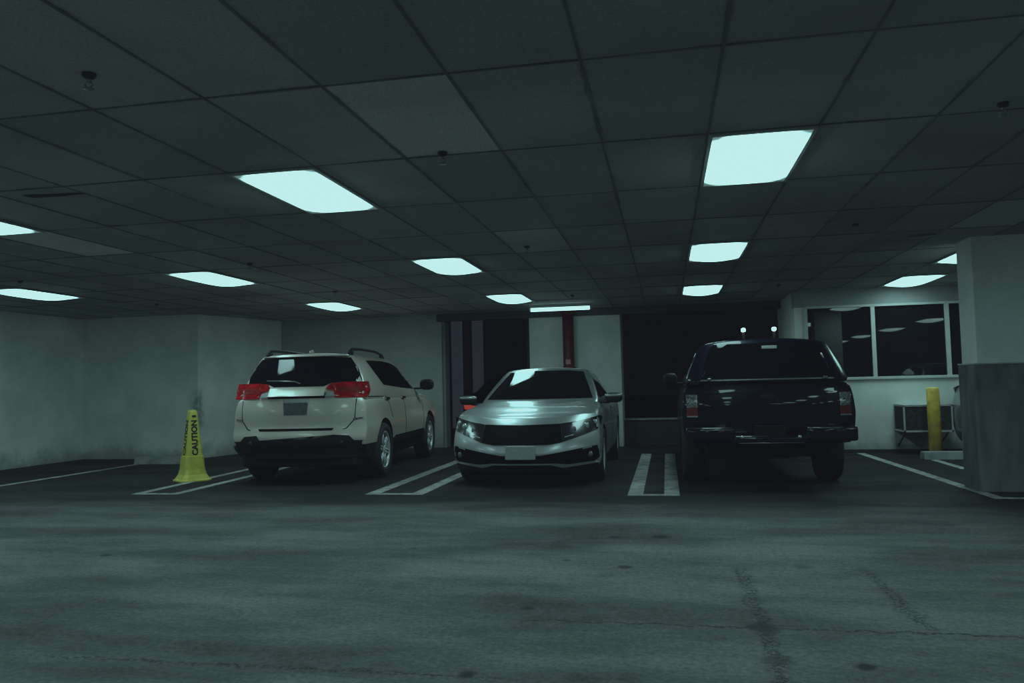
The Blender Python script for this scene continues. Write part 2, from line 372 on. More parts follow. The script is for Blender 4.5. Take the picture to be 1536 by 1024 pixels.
def panel(poly, bvh, side, off=0.006, depth=0.03, step=0.06, jump=0.6):
    """a flat outline cut into a grid and laid on the body surface, with a rim"""
    d, ax = DIRS[side]; d = Vector(d)
    def to3(a, b):
        return {'xz': Vector((a, 0, b)), 'yz': Vector((0, a, b)), 'xy': Vector((a, b, 0))}[ax]
    bm = bmesh.new()
    f = bm.faces.new([bm.verts.new(to3(a, b)) for a, b in poly])
    bmesh.ops.triangulate(bm, faces=[f])
    for k, nrm in ((0, to3(1, 0)), (1, to3(0, 1))):
        lo = min(p[k] for p in poly); hi = max(p[k] for p in poly)
        n = max(1, int((hi - lo) / step))
        for i in range(1, n):
            c = lo + (hi - lo) * i / n
            bmesh.ops.bisect_plane(bm, geom=bm.verts[:] + bm.edges[:] + bm.faces[:], dist=1e-6, plane_co=nrm * c, plane_no=nrm)
    hits = {v: bvh.ray_cast(v.co - d * 6, d)[0] for v in bm.verts}
    med = sorted((h.dot(d) for h in hits.values() if h is not None))
    med = med[len(med) // 2]
    ok = [(v.co.copy(), h) for v, h in hits.items() if h is not None and h.dot(d) < med + jump]
    new = {}
    for v, h in hits.items():
        if h is None or h.dot(d) >= med + jump:      # outline runs past the edge of the body: keep the depth of the nearest point on it
            n = min(ok, key=lambda q: (q[0] - v.co).length_squared)[1]
            h = v.co - d * v.co.dot(d) + d * n.dot(d)
        new[v] = h - d * off
    for v, c in new.items(): v.co = c
    be = [e for e in bm.edges if e.is_boundary]
    r = bmesh.ops.extrude_edge_only(bm, edges=be)
    for v in [g for g in r['geom'] if isinstance(g, bmesh.types.BMVert)]: v.co += d * (off + depth)
    for e in be: e.smooth = False
    bmesh.ops.recalc_face_normals(bm, faces=bm.faces[:])
    # outward check
    avg = Vector((0, 0, 0))
    for f in bm.faces: avg += f.normal * f.calc_area()
    if avg.dot(d) > 0: bmesh.ops.reverse_faces(bm, faces=bm.faces[:])
    return bm
def flip(poly): return [(-a, b) for a, b in poly][::-1]

def cut_body(name, bm, paint, root, arches, hw, top=None, zclad=None):
    """body mesh with the wheel arches cut out of its sides"""
    me = bpy.data.meshes.new(name); bm.normal_update(); bm.to_mesh(me); bm.free()
    me.materials.append(paint)
    o = bpy.data.objects.new(name, me); C.objects.link(o)
    cut = bmesh.new()
    for ya, za, ra in arches:
        for s in (-1, 1):
            add_lathe(cut, [(ra, s * (hw - 0.34)), (ra, s * (hw + 0.3))], 40, 'X', (0, ya, za))
    cm = bpy.data.meshes.new('arch_cut'); cut.normal_update(); cut.to_mesh(cm); cut.free(); cm.materials.append(M['arch'])
    co = bpy.data.objects.new('arch_cut', cm); C.objects.link(co)
    md = o.modifiers.new('arches', 'BOOLEAN'); md.object = co; md.operation = 'DIFFERENCE'; md.solver = 'EXACT'
    try: md.material_mode = 'TRANSFER'
    except Exception: pass
    dg = bpy.context.evaluated_depsgraph_get(); dg.update()
    new = bpy.data.meshes.new_from_object(o.evaluated_get(dg), preserve_all_data_layers=False, depsgraph=dg)
    bpy.data.objects.remove(co); o.modifiers.clear(); o.data = new; new.name = name
    if len(new.materials) < 2: new.materials.append(M['arch'])
    for p in new.polygons: p.use_smooth = p.material_index == 0
    if zclad is not None:
        new.materials.append(M['blackplastic'])
        for p in new.polygons:
            if p.material_index == 0 and p.center.z < zclad: p.material_index = 2
    b2 = bmesh.new(); b2.from_mesh(new)
    if top is not None:
        tmp = bpy.data.meshes.new('tmp'); top.normal_update()
        for f_ in top.faces: f_.smooth = True
        top.to_mesh(tmp); top.free(); b2.from_mesh(tmp); bpy.data.meshes.remove(tmp)
    for e in b2.edges:
        if len(e.link_faces) == 2 and e.calc_face_angle(0) > 0.9: e.smooth = False
    bvh = BVHTree.FromBMesh(b2); b2.to_mesh(new); b2.free()
    o.parent = root
    return o, bvh

def wheel(root, x, y, R, W, rr, spokes, rimmat, side):
    """tyre with an alloy rim; side +1 outer face to +x"""
    s = side
    prof = [(rr * 0.97, -W / 2 + 0.02), (rr + 0.02, -W / 2), (R - 0.03, -W / 2), (R - 0.006, -W / 2 + 0.025), (R, -W / 4), (R, W / 4), (R - 0.006, W / 2 - 0.025), (R - 0.03, W / 2), (rr + 0.02, W / 2), (rr * 0.97, W / 2 - 0.02), (rr * 0.95, 0)]
    t = obj('wheel', lathe(prof + [prof[0]], 40, 'X', cap=False), M['rubber'], root, True, (x, y, R))
    bm = bmesh.new()
    xo = s * (W / 2 - 0.015)
    add_lathe(bm, [(rr, xo - s * 0.012), (rr, xo), (rr - 0.022, xo), (rr - 0.028, xo - s * 0.03), (rr - 0.028, xo - s * 0.10)], 40, 'X', cap=False)
    add_lathe(bm, [(0.055, xo - s * 0.05), (0.055, xo - s * 0.01), (0.03, xo - s * 0.004)], 20, 'X')
    for k in range(spokes):
        a = 2 * PI * k / spokes + 0.3
        mt = Matrix.Rotation(a, 4, 'X')
        for dw in (-0.019, 0.019):
            add_box(bm, min(xo - s * 0.045, xo - s * 0.012), max(xo - s * 0.045, xo - s * 0.012), dw - 0.012, dw + 0.012, 0.04, rr - 0.015, mtx=mt)
    rim = obj('rim', bm, rimmat, t)
    d = obj('brake_disc', lathe([(rr - 0.03, xo - s * 0.105), (rr - 0.03, xo - s * 0.095)], 32, 'X'), M['arch'], t)
    return t
def mirror_pair(root, x, y, z, paint, size=(0.11, 0.06, 0.075), both=(-1, 1), cap=None):
    for s in both:
        h = obj('side_mirror', blob((s * x, y, z), size, 3.0), paint, root)
        if cap: obj('mirror_cap', blob((s * x, y, z + size[2] * .45), (size[0] * 1.02, size[1] * 1.04, size[2] * .42), 3.0), cap, h)
        bm = bmesh.new(); add_box(bm, min(s * (x - 0.22), s * (x - 0.05)), max(s * (x - 0.22), s * (x - 0.05)), y - 0.03, y + 0.03, z - 0.075, z - 0.045, 0.01)
        obj('mirror_arm', bm, M['blackplastic'], h)

# ------------------------------------------------------------------ the setting
BACK = 14.95
bm = bmesh.new(); add_box(bm, -16, 16, -20.2, 15.7, -0.2, 0.0); struct('floor', bm, M['floor'])
bm = bmesh.new(); add_box(bm, -40, 40, 15.7, 70, -0.2, -0.004); struct('ground', bm, M['night'])

LIGHTS = [(-14, 4), (-9, 1), (-9, 4), (-9, 7), (-4, 1), (-4, 4), (-4, 7), (1, 1), (1, 4), (1, 7), (6, 1), (6, 5), (6, 7), (11, 1), (11, 4), (11, 7)]
BEHIND = [(i, j) for i in (-9, -4, 1, 6, 11) for j in (-2, -5, -8, -11)]
BEHIND += [(-14, 1), (-14, -2)]  # unseen panels added to brighten the left wall
holes = set(LIGHTS + BEHIND)
pale = {(-2, 0): 1.55, (-9, 2): 1.7, (-2, 3): 1.4, (5, 3): 1.7, (4, 3): 1.25, (7, 4): 1.7, (-3, 7): 1.2, (5, 4): 1.3, (2, 0): 1.05}
bm = bmesh.new()
cl = bm.loops.layers.float_color.new('tile')
rnd = random.Random(3)
for i in range(-27, 27):
    for j in range(-20, 10):
        if (i, j) in holes: continue
        x0, x1 = GX + TW * i + 0.005, GX + TW * (i + 1) - 0.005
        y0, y1 = GY + TL * j + 0.005, GY + TL * (j + 1) - 0.005
        if y0 > BACK: continue
        if y1 > BACK: y1 = BACK
        z = HC + 0.006
        c = [(x0, y0), (x1, y0), (x1, y1), (x0, y1)]
        vs = [bm.verts.new((a, b, z + rnd.uniform(-0.003, 0.003))) for a, b in c]
        f = bm.faces.new(vs[::-1])
        k = 0.43 * rnd.uniform(0.88, 1.1) * pale.get((i, j), 1.0)
        for l in f.loops: l[cl] = (k, k * 1.0, k * 0.97, 1)
# solid slab above the tiles
vs = [bm.verts.new(p) for p in ((-16.6, -20.2, HC + 0.09), (16.2, -20.2, HC + 0.09), (16.2, 15.7, HC + 0.09), (-16.6, 15.7, HC + 0.09))]
f = bm.faces.new(vs[::-1]); f.material_index = 1
for l in f.loops: l[cl] = (0.01, 0.01, 0.01, 1)
struct('ceiling', bm, [M['tile'], M['plenum']])
bm = bmesh.new(); hw = 0.0065
for i in range(-27, 28):
    x = GX + TW * i; add_box(bm, x - hw, x + hw, -20, BACK, HC, HC + 0.03)
for j in range(-20, 10):
    y = GY + TL * j; add_box(bm, -16.6, 16.2, y - hw, y + hw, HC + 0.0012, HC + 0.029)
struct('trim_1', bm, M['tbar'])

# walls
struct('wall_left', box(-10.95, -10.7, -20, 12.9, 0, HC + 0.1), M['wall'])
bm = bmesh.new(); add_prism(bm, [(-10.95, 12.9), (-8.33, 12.9), (-7.75, BACK), (-7.75, 15.3), (-10.95, 15.3)], 0, HC + 0.1); struct('wall_corner', bm, M['wall'])
struct('wall_back', box(-7.9, -4.33, BACK, 15.25, 0, HC + 0.1), M['wall3'])
struct('wall_pier', box(-2.56, -0.82, BACK - 0.05, 15.7, 0, HC + 0.1), M['wall4'])
bm = bmesh.new(); add_box(bm, -4.33, -2.56, BACK, 15.3, 2.5, HC + 0.1); add_box(bm, -0.82, 2.1, BACK, 15.3, 2.5, HC + 0.1); struct('wall_header', bm, M['darkwall'])
bm = bmesh.new(); add_box(bm, -0.82, 2.1, 15.3, 15.5, 0, 0.47); struct('wall_guard', bm, M['darkwall'])
struct('wall_soffit', box(-4.4, 2.08, BACK - 0.09, BACK + 0.02, 2.475, HC + 0.1), M['soffit'])
struct('trim_2', box(-0.82, 2.1, 15.27, 15.53, 0.47, 0.50), M['concrete'])
for x0, x1 in ((-6.08, -5.82), (-5.46, -5.20)):      # posts of the next building, outside, given a faint glow of their own
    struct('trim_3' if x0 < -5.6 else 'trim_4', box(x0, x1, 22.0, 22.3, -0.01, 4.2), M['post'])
struct('trim_5', box(-4.33, -4.27, BACK + 0.04, 15.28, 0, 2.5), M['lintel'])
struct('trim_6', box(-2.63, -2.56, BACK + 0.05, 15.3, 0, 2.5), M['darkwall'])
# window wall on the right
YW = 13.4
bm = bmesh.new()
add_box(bm, 2.08, 11.2, YW, YW + 0.22, 0, 1.165)
add_box(bm, 2.08, 2.26, YW, YW + 0.22, 1.165, 2.34)
add_box(bm, 2.08, 2.30, YW + 0.22, 15.3, 0, HC + 0.1)
add_box(bm, 10.9, 11.2, YW, YW + 0.22, 1.165, 2.34)
struct('wall_window', bm, M['wall2'])
struct('wall_lintel', box(2.08, 11.2, YW - 0.004, YW + 0.22, 2.34, HC + 0.1), M['lintel'])
struct('wall_right', box(11.0, 11.2, -20, YW, 0, HC + 0.1), M['wall'])
struct('wall_behind', box(-10.95, 11.2, -20.2, -20, 0, HC + 0.1), M['wall'])
struct('wall_beyond', box(2.3, 11.2, 16.3, 16.5, 0, HC + 0.1), M['darkwall'])
bm = bmesh.new()
add_box(bm, 2.20, 10.9, YW - 0.035, YW + 0.06, 1.15, 1.195, 0.006)
add_box(bm, 2.24, 10.9, YW - 0.02, YW + 0.06, 2.315, 2.35)
for x in (2.25, 3.27, 4.36, 5.45, 6.54, 7.63, 8.72, 9.81): add_box(bm, x - 0.03, x + 0.03, YW - 0.02, YW + 0.06, 1.19, 2.32)
fr = struct('window_1', bm, M['alu'])
obj('pane', box(2.25, 10.9, YW + 0.02, YW + 0.03, 1.18, 2.33), M['glass'], fr, False)
struct('baseboard_window', box(2.08, 11.0, YW - 0.012, YW, 0, 0.045), M['darkwall'])
# pillar on the right
PX, PY = 3.13, 8.82
bm = bmesh.new(); add_box(bm, PX, PX + 0.55, PY, PY + 0.42, 1.28, HC + 0.1, 0.012); struct('pillar', bm, M['pillar'])
bm = bmesh.new(); add_box(bm, PX - 0.03, PX + 0.58, PY - 0.03, PY + 0.45, 0, 1.29, 0.01); struct('pillar_cladding', bm, M['pillar_low'])
bm = bmesh.new(); add_box(bm, PX - 0.034, PX + 0.584, PY - 0.034, PY + 0.454, 1.292, 1.308, 0.004); struct('trim_7', bm, M['alu'])

# painted bay lines (thin paint films on the floor)
def lines(n, rects, skew=0.0):
    bm = bmesh.new()
    for x0, x1, y0, y1 in rects:
        vs = [bm.verts.new((x + skew * (y - 8.4), y, 0.004)) for x, y in ((x0, y0), (x1, y0), (x1, y1), (x0, y1))]
        bm.faces.new(vs)
    return struct('floor_marking_%d' % n, bm, M['line'])
lines(1, [(-6.28, -6.16, 8.35, 13.3), (-5.78, -5.66, 8.35, 13.3), (-6.16, -5.78, 8.35, 8.46)], -0.03)
lines(2, [(-3.37, -3.22, 8.42, 13.6), (-2.84, -2.69, 8.42, 13.6), (-3.22, -2.84, 8.42, 8.54)])
lines(3, [(-0.44, -0.28, 8.42, 13.3), (-0.06, 0.10, 8.42, 13.3), (-0.28, -0.06, 8.42, 8.54)])
lines(4, [(3.03, 3.15, 8.30, 13.2), (3.15, 5.4, 8.30, 8.41)], -0.03)
lines(5, [(3.62, 3.72, 10.9, 12.6)])
lines(6, [(-8.86, -8.74, 8.4, 12.0)])

# ------------------------------------------------------------------ ceiling lights
def light_meshes():
    f = bmesh.new(); a, b, t = TW / 2 - 0.004, TL / 2 - 0.004, 0.022
    for x0, x1, y0, y1 in ((-a, -a + t, -b, b), (a - t, a, -b, b), (-a + t, a - t, -b, -b + t), (-a + t, a - t, b - t, b)):
        add_box(f, x0, x1, y0, y1, -0.012, 0.02)
    add_box(f, -a, a, -b, b, 0.021, 0.075)
    d = bmesh.new(); nx, ny = 10, 16
    g = [[d.verts.new((-0.283 + 0.566 * i / nx, -0.588 + 1.176 * j / ny, -0.004 - 0.060 * (1 - (2 * i / nx - 1) ** 2) ** 0.8 * (1 - (2 * j / ny - 1) ** 4))) for j in range(ny + 1)] for i in range(nx + 1)]
    for i in range(nx):
        for j in range(ny): d.faces.new((g[i][j], g[i][j + 1], g[i + 1][j + 1], g[i + 1][j]))
    return f, d
LL = {(-14, 4): 'ceiling light panel cut by the photo edge, farther of two above the side wall',
      (-9, 1): 'ceiling light panel cut by the photo edge, nearer of two above the side wall',
      (-9, 4): 'lit rectangular ceiling panel above the yellow caution cone and wall corner',
      (-9, 7): 'lit ceiling panel just above the roof of the champagne SUV, near the back wall',
      (-4, 1): 'large skewed ceiling panel, second largest of all, over the lane before the SUV',
      (-4, 4): 'middle of the three ceiling panels in the row running toward the silver sedan',
      (-4, 7): 'small farthest ceiling panel of the row ending next to the fluorescent tube',
      (1, 1): 'largest and nearest ceiling panel, over the lane ahead of the dark pickup',
      (1, 4): 'middle of the three ceiling panels in the row running toward the dark pickup',
      (1, 7): 'smallest farthest ceiling panel of the row above the dark pickup roof',
      (6, 5): 'ceiling panel mostly hidden behind the top of the square pillar',
      (6, 7): 'lit ceiling panel in front of the dark windows beside the square pillar',
      (6, 1): 'ceiling panel outside the frame, over the lane by the square pillar',
      (11, 1): 'ceiling panel outside the frame beyond the pillar, nearest of its row',
      (11, 4): 'ceiling panel outside the frame beyond the pillar, middle of its row',
      (11, 7): 'ceiling panel outside the frame beyond the pillar, beside the window wall'}
fm, dm = light_meshes()
proto = None
def dup(root, loc, label, group=None):
    r = root.copy(); C.objects.link(r); r.location = loc; r['label'] = label
    if group: r['group'] = group
    for ch in list(root.children):
        c = ch.copy(); C.objects.link(c); c.parent = r
        for g in list(ch.children):
            e = g.copy(); C.objects.link(e); e.parent = c
    return r
OFF = {(-14, 4): (0, 0.5)}
for (i, j) in LIGHTS + BEHIND:
    ox, oy = OFF.get((i, j), (0, 0))
    loc = (GX + TW * (i + 0.5) + ox, GY + TL * (j + 0.5) + oy, HC)
    if (i, j) in LL: lab, grp = LL[(i, j)], 'recessed ceiling light panels'
    else: lab, grp = 'recessed ceiling light panel out of frame, behind or beside the camera', 'ceiling light panels out of frame'
    if proto is None:
        proto = thing('ceiling_light', lab, 'ceiling light', loc, 0, grp)
        obj('light_frame', fm, M['fixture'], proto, False); obj('diffuser', dm, M['diff'], proto)
    else: dup(proto, loc, lab, grp)
# fluorescent batten before the pier
t = thing('ceiling_batten', 'single bare lit fluorescent tube under the ceiling before the pier', 'ceiling light', (-1.82, 13.93, HC))
obj('housing', box(-0.56, 0.56, -0.05, 0.05, -0.045, 0.012, bevel=0.006), M['fixture'], t, False)
bm = bmesh.new(); add_tube(bm, [(-0.53, 0, -0.075), (0.53, 0, -0.075)], 0.03, 16); obj('tube', bm, M['tube'], t)
for s in (-1, 1): obj('end_cap', box(min(s * 0.53, s * 0.56), max(s * 0.53, s * 0.56), -0.03, 0.03, -0.105, -0.045, bevel=0.004), M['fixture'], t, False)

# sprinkler heads
SPR = [((-1.29, 4.55), 'dark sprinkler head by the far corner of the pale blue ceiling tile'),
       ((-2.47, 3.0), 'dark sprinkler head highest up over the empty side of the lane, top of the photo'),
       ((1.79, 4.49), 'dark sprinkler head beyond the largest ceiling panel, over the pillar side'),
       ((1.78, 7.73), 'dark sprinkler head between the largest ceiling panel and the square pillar'),
       ((-1.36, 7.9), 'small dark sprinkler head on the ceiling straight above the sedan windshield'),
       ((-7.93, 11.16), 'tiny dark sprinkler head above the wall corner behind the yellow cone'),
       ((-4.52, 7.99), 'small dark sprinkler head between two lit panels above the SUV'),
       ((-1.44, 12.56), 'tiny dark sprinkler head just above the fluorescent tube'),
       ((1.71, 12.36), 'tiny dark sprinkler head above the start of the dark windows'),
       ((-4.68, 10.66), 'tiny dark sprinkler head above the far panel over the SUV roof'),
       ((-7.78, 8.3), 'small dark sprinkler head between the two panels cut by the photo edge')]
sp = None
for (x, y), lab in SPR:
    if sp is None:
        sp = thing('ceiling_sprinkler', lab, 'sprinkler', (x, y, HC), 0, 'ceiling sprinkler heads')
        obj('escutcheon', lathe([(0.030, 0.012), (0.030, -0.006), (0.022, -0.014), (0.012, -0.016)], 20), M['blackplastic'], sp)
        b = bmesh.new(); add_lathe(b, [(0.011, -0.012), (0.011, -0.035)], 12)
        for s in (-1, 1): add_tube(b, [(s * 0.01, 0, -0.03), (s * 0.02, 0, -0.045), (s * 0.006, 0, -0.06)], 0.003, 6)
        add_lathe(b, [(0.006, -0.058), (0.024, -0.062), (0.024, -0.065), (0.006, -0.066)], 14)
        obj('deflector', b, M['dimchrome'], sp)
    else: dup(sp, (x, y, HC), lab)
# cracked black gap plates on the ceiling
b = bmesh.new(); add_prism(b, [(-4.42, 4.72), (-4.40, 4.80), (-4.20, 4.815), (-3.98, 4.80), (-3.98, 4.78), (-4.25, 4.76)], HC - 0.003, HC - 0.0005)
tag(obj('ceiling_gap', b, M['plenum'], None, False), 'long black gap mark along a ceiling seam by the photo edge', 'stain')  # flat black plate in place of an open gap between tiles
b = bmesh.new(); add_lathe(b, [(0.12, HC - 0.002), (0.12, HC - 0.004)], 20, c=(2.61, 8.6, 0)); tag(obj('ceiling_patch', b, M['tbar']), 'dark round patch on the ceiling beside the square pillar top', 'stain')

# ------------------------------------------------------------------ small things of the place
# caution cone
t = thing('caution_cone', 'tall yellow four-sided caution cone standing on the bay line', 'cone', (-6.36, 9.72, 0), math.radians(55))
b = bmesh.new()
SEC = [(0.205, 0.0), (0.205, 0.015), (0.185, 0.03), (0.150, 0.09), (0.135, 0.16), (0.120, 0.33), (0.112, 0.335), (0.052, 0.925), (0.042, 0.95), (0.02, 0.955)]
rings = []
for h, z in SEC:
    r = []
    c = 0.28 * h
    for k in range(4):
        a = k * PI / 2
        for q in ((h, -h + c), (h, h - c)):
            r.append(b.verts.new((q[0] * math.cos(a) - q[1] * math.sin(a), q[0] * math.sin(a) + q[1] * math.cos(a), z)))
    rings.append(r)
for a_, b_ in zip(rings, rings[1:]):
    for k in range(8): b.faces.new((a_[k], a_[(k + 1) % 8], b_[(k + 1) % 8], b_[k]))
b.faces.new(rings[-1]); b.faces.new(rings[0][::-1])
bmesh.ops.recalc_face_normals(b, faces=b.faces[:])
obj('cone_body', b, M['yellow'], t, False)
def text_mesh(s, size):
    cu = bpy.data.curves.new('lettering', 'FONT'); cu.body = s; cu.size = size; cu.extrude = 0.001; cu.align_x = 'LEFT'; cu.align_y = 'CENTER'; cu.offset = 0.0045
    o = bpy.data.objects.new('lettering_src', cu); C.objects.link(o)
    dg = bpy.context.evaluated_depsgraph_get(); dg.update()
    me = bpy.data.meshes.new_from_object(o.evaluated_get(dg), depsgraph=dg); bpy.data.objects.remove(o)
    return me
tm = text_mesh('CAUTION', 0.105); tm.materials.clear(); tm.materials.append(M['black'])
slope = math.atan2(0.112 - 0.052, 0.925 - 0.335)
for k, az in enumerate((-PI / 2, PI, 0, PI / 2)):
    o = bpy.data.objects.new('lettering', tm); link(o, t)
    n = Vector((math.cos(az), math.sin(az), 0)); tang = Vector((-math.sin(az), math.cos(az), 0))
    up = (Vector((0, 0, 1)) - n * math.tan(slope)).normalized(); nn = tang.cross(up).normalized()
    X_, Y_, Z_ = up, -tang, nn
    if X_.cross(Y_).dot(Z_) < 0: Y_ = -Y_
    p = n * (0.112 - 0.012 * 0.1 + 0.0015) + Vector((0, 0, 0.345))
    o.matrix_local = Matrix(((X_.x, Y_.x, Z_.x, p.x), (X_.y, Y_.y, Z_.y, p.y), (X_.z, Y_.z, Z_.z, p.z), (0, 0, 0, 1)))
b = bmesh.new()
mt = Matrix.Rotation(-PI / 2, 4, 'Z')
add_box(b, 0.055, 0.0615, -0.026, 0.026, 0.855, 0.885, mtx=mt)
obj('warning_mark', b, M['black'], t, False)

def wheel_stop(loc, w, d, h, label, name='wheel_stop', m='concrete'):
    b = bmesh.new(); hw_ = w / 2
    poly = [(-d / 2, 0), (d / 2, 0), (d * 0.36, h), (-d * 0.36, h)]
    A = [b.verts.new((-hw_, y, z)) for y, z in poly]; B = [b.verts.new((hw_, y, z)) for y, z in poly]
    b.faces.new(A); b.faces.new(B[::-1])
    for k in range(4): b.faces.new((A[k], B[k], B[(k + 1) % 4], A[(k + 1) % 4]))
    bmesh.ops.recalc_face_normals(b, faces=b.faces[:])
    bmesh.ops.bevel(b, geom=b.edges[:], offset=0.008, segments=2, affect='EDGES')
    o = obj(name, b, M[m], None, False, loc); return tag(o, label, 'wheel stop')
wheel_stop((-8.35, 11.98, 0), 1.05, 0.2, 0.115, 'low worn concrete wheel stop on the floor against the wall behind the cone')
wheel_stop((3.86, 12.2, 0), 0.62, 0.25, 0.11, 'pale concrete curb block at the foot of the yellow bollard')
# bollard
t = thing('bollard', 'weathered yellow steel pipe bollard before the air conditioner', 'bollard', (3.84, 12.55, 0))
obj('pipe', lathe([(0.088, 0.0), (0.088, 1.0), (0.08, 1.012), (0.04, 1.02)], 32), M['yellowpaint'], t)
obj('base_flange', lathe([(0.13, 0.0), (0.13, 0.012), (0.09, 0.016)], 32), M['concrete'], t)
# window air conditioner
t = thing('air_conditioner', 'boxy grimy air conditioner sticking out of the wall below the windows', 'air conditioner', (3.86, 13.4, 0))
b = bmesh.new(); w, d0, z0, z1 = 0.345, -0.52, 0.34, 0.75
f_ = 0.022
for x in (-w, w - f_):
    add_box(b, x, x + f_, d0, d0 + f_, z0, z1); add_box(b, x, x + f_, -f_, 0.02, z0, z1)
    add_box(b, x, x + f_, d0, 0.02, z0, z0 + f_ * 1.3); add_box(b, x, x + f_, d0, 0.02, z1 - f_, z1)
add_box(b, -w, w, d0, d0 + f_, z0, z0 + f_ * 1.3); add_box(b, -w, w, d0, d0 + f_, z1 - f_, z1); add_box(b, -w, w, d0, 0.02, z1 - 0.006, z1)
obj('case', b, M['alu'], t, False)
obj('condenser_coil', box(-w + 0.012, w - 0.012, d0 + 0.012, 0.02, z0 + 0.015, z1 - 0.008), M['grime'], t, False)
b = bmesh.new()
for k in range(22):
    x = -w + 0.03 + k * (2 * w - 0.06) / 21; add_box(b, x - 0.004, x + 0.004, d0 + 0.004, d0 + 0.014, z0 + 0.03, z1 - 0.024)
for k in range(9):
    y = d0 + 0.05 + k * 0.052; add_box(b, -w + 0.003, -w + 0.013, y - 0.012, y + 0.012, z0 + 0.03, z1 - 0.024)
g = obj('vent_grille', b, M['grime'], t, False)
for x in (-0.3, 0.3):
    b = bmesh.new(); add_tube(b, [(x, -0.44, z0), (x, 0.0, z0 - 0.24)], 0.012, 8); obj('support_bracket', b, M['grime'], t)
# red standpipe on the pier
t = thing('standpipe', 'dark red vertical fire pipe on the pale pier behind the sedan', 'pipe', (-1.79, BACK - 0.18, 0))
obj('pipe', lathe([(0.105, 0), (0.105, 2.6)], 24), M['red'], t)
for z in (1.44, 2.50): obj('coupling', lathe([(0.125, z), (0.125, z + .07)], 24), M['red'], t)
obj('inspection_tag', box(-0.045, 0.045, -0.118, -0.107, 1.56, 1.65), M['redtag'], t, False)
# red faint marking on the header
t = thing('header_sign', 'faint unreadable red lettering on the dark header over the exit', 'sign', (0, 0, 0))
for k, (x, w_, h_) in enumerate(((1.33, 0.05, 0.035), (1.44, 0.06, 0.04), (1.54, 0.05, 0.04), (1.62, 0.03, 0.04), (1.76, 0.09, 0.035), (1.93, 0.07, 0.03))):
    obj('faint_lettering', box(x - w_ / 2, x + w_ / 2, BACK - 0.096, BACK - 0.089, 2.515, 2.515 + h_), M['redmark'], t, False)

# street lamps in the night
def street_lamp(x, y, z, label):
    t = thing('street_lamp', label, 'street lamp', (x, y, 0), 0, 'distant lit street lamps')
    obj('lamp_post', lathe([(0.09, 0), (0.06, 0.4), (0.045, z - 0.1)], 14), M['night'], t)
    obj('lamp_head', blob((0, 0, z), (0.085, 0.085, 0.075), 2.2, (6, 6, 6)), M['lampspot'], t)
street_lamp(2.85, 30, 3.02, 'distant lit street lamp in the dark exit, farther from the window wall')
street_lamp(3.93, 30, 3.02, 'distant lit street lamp in the dark exit, beside the window wall corner')

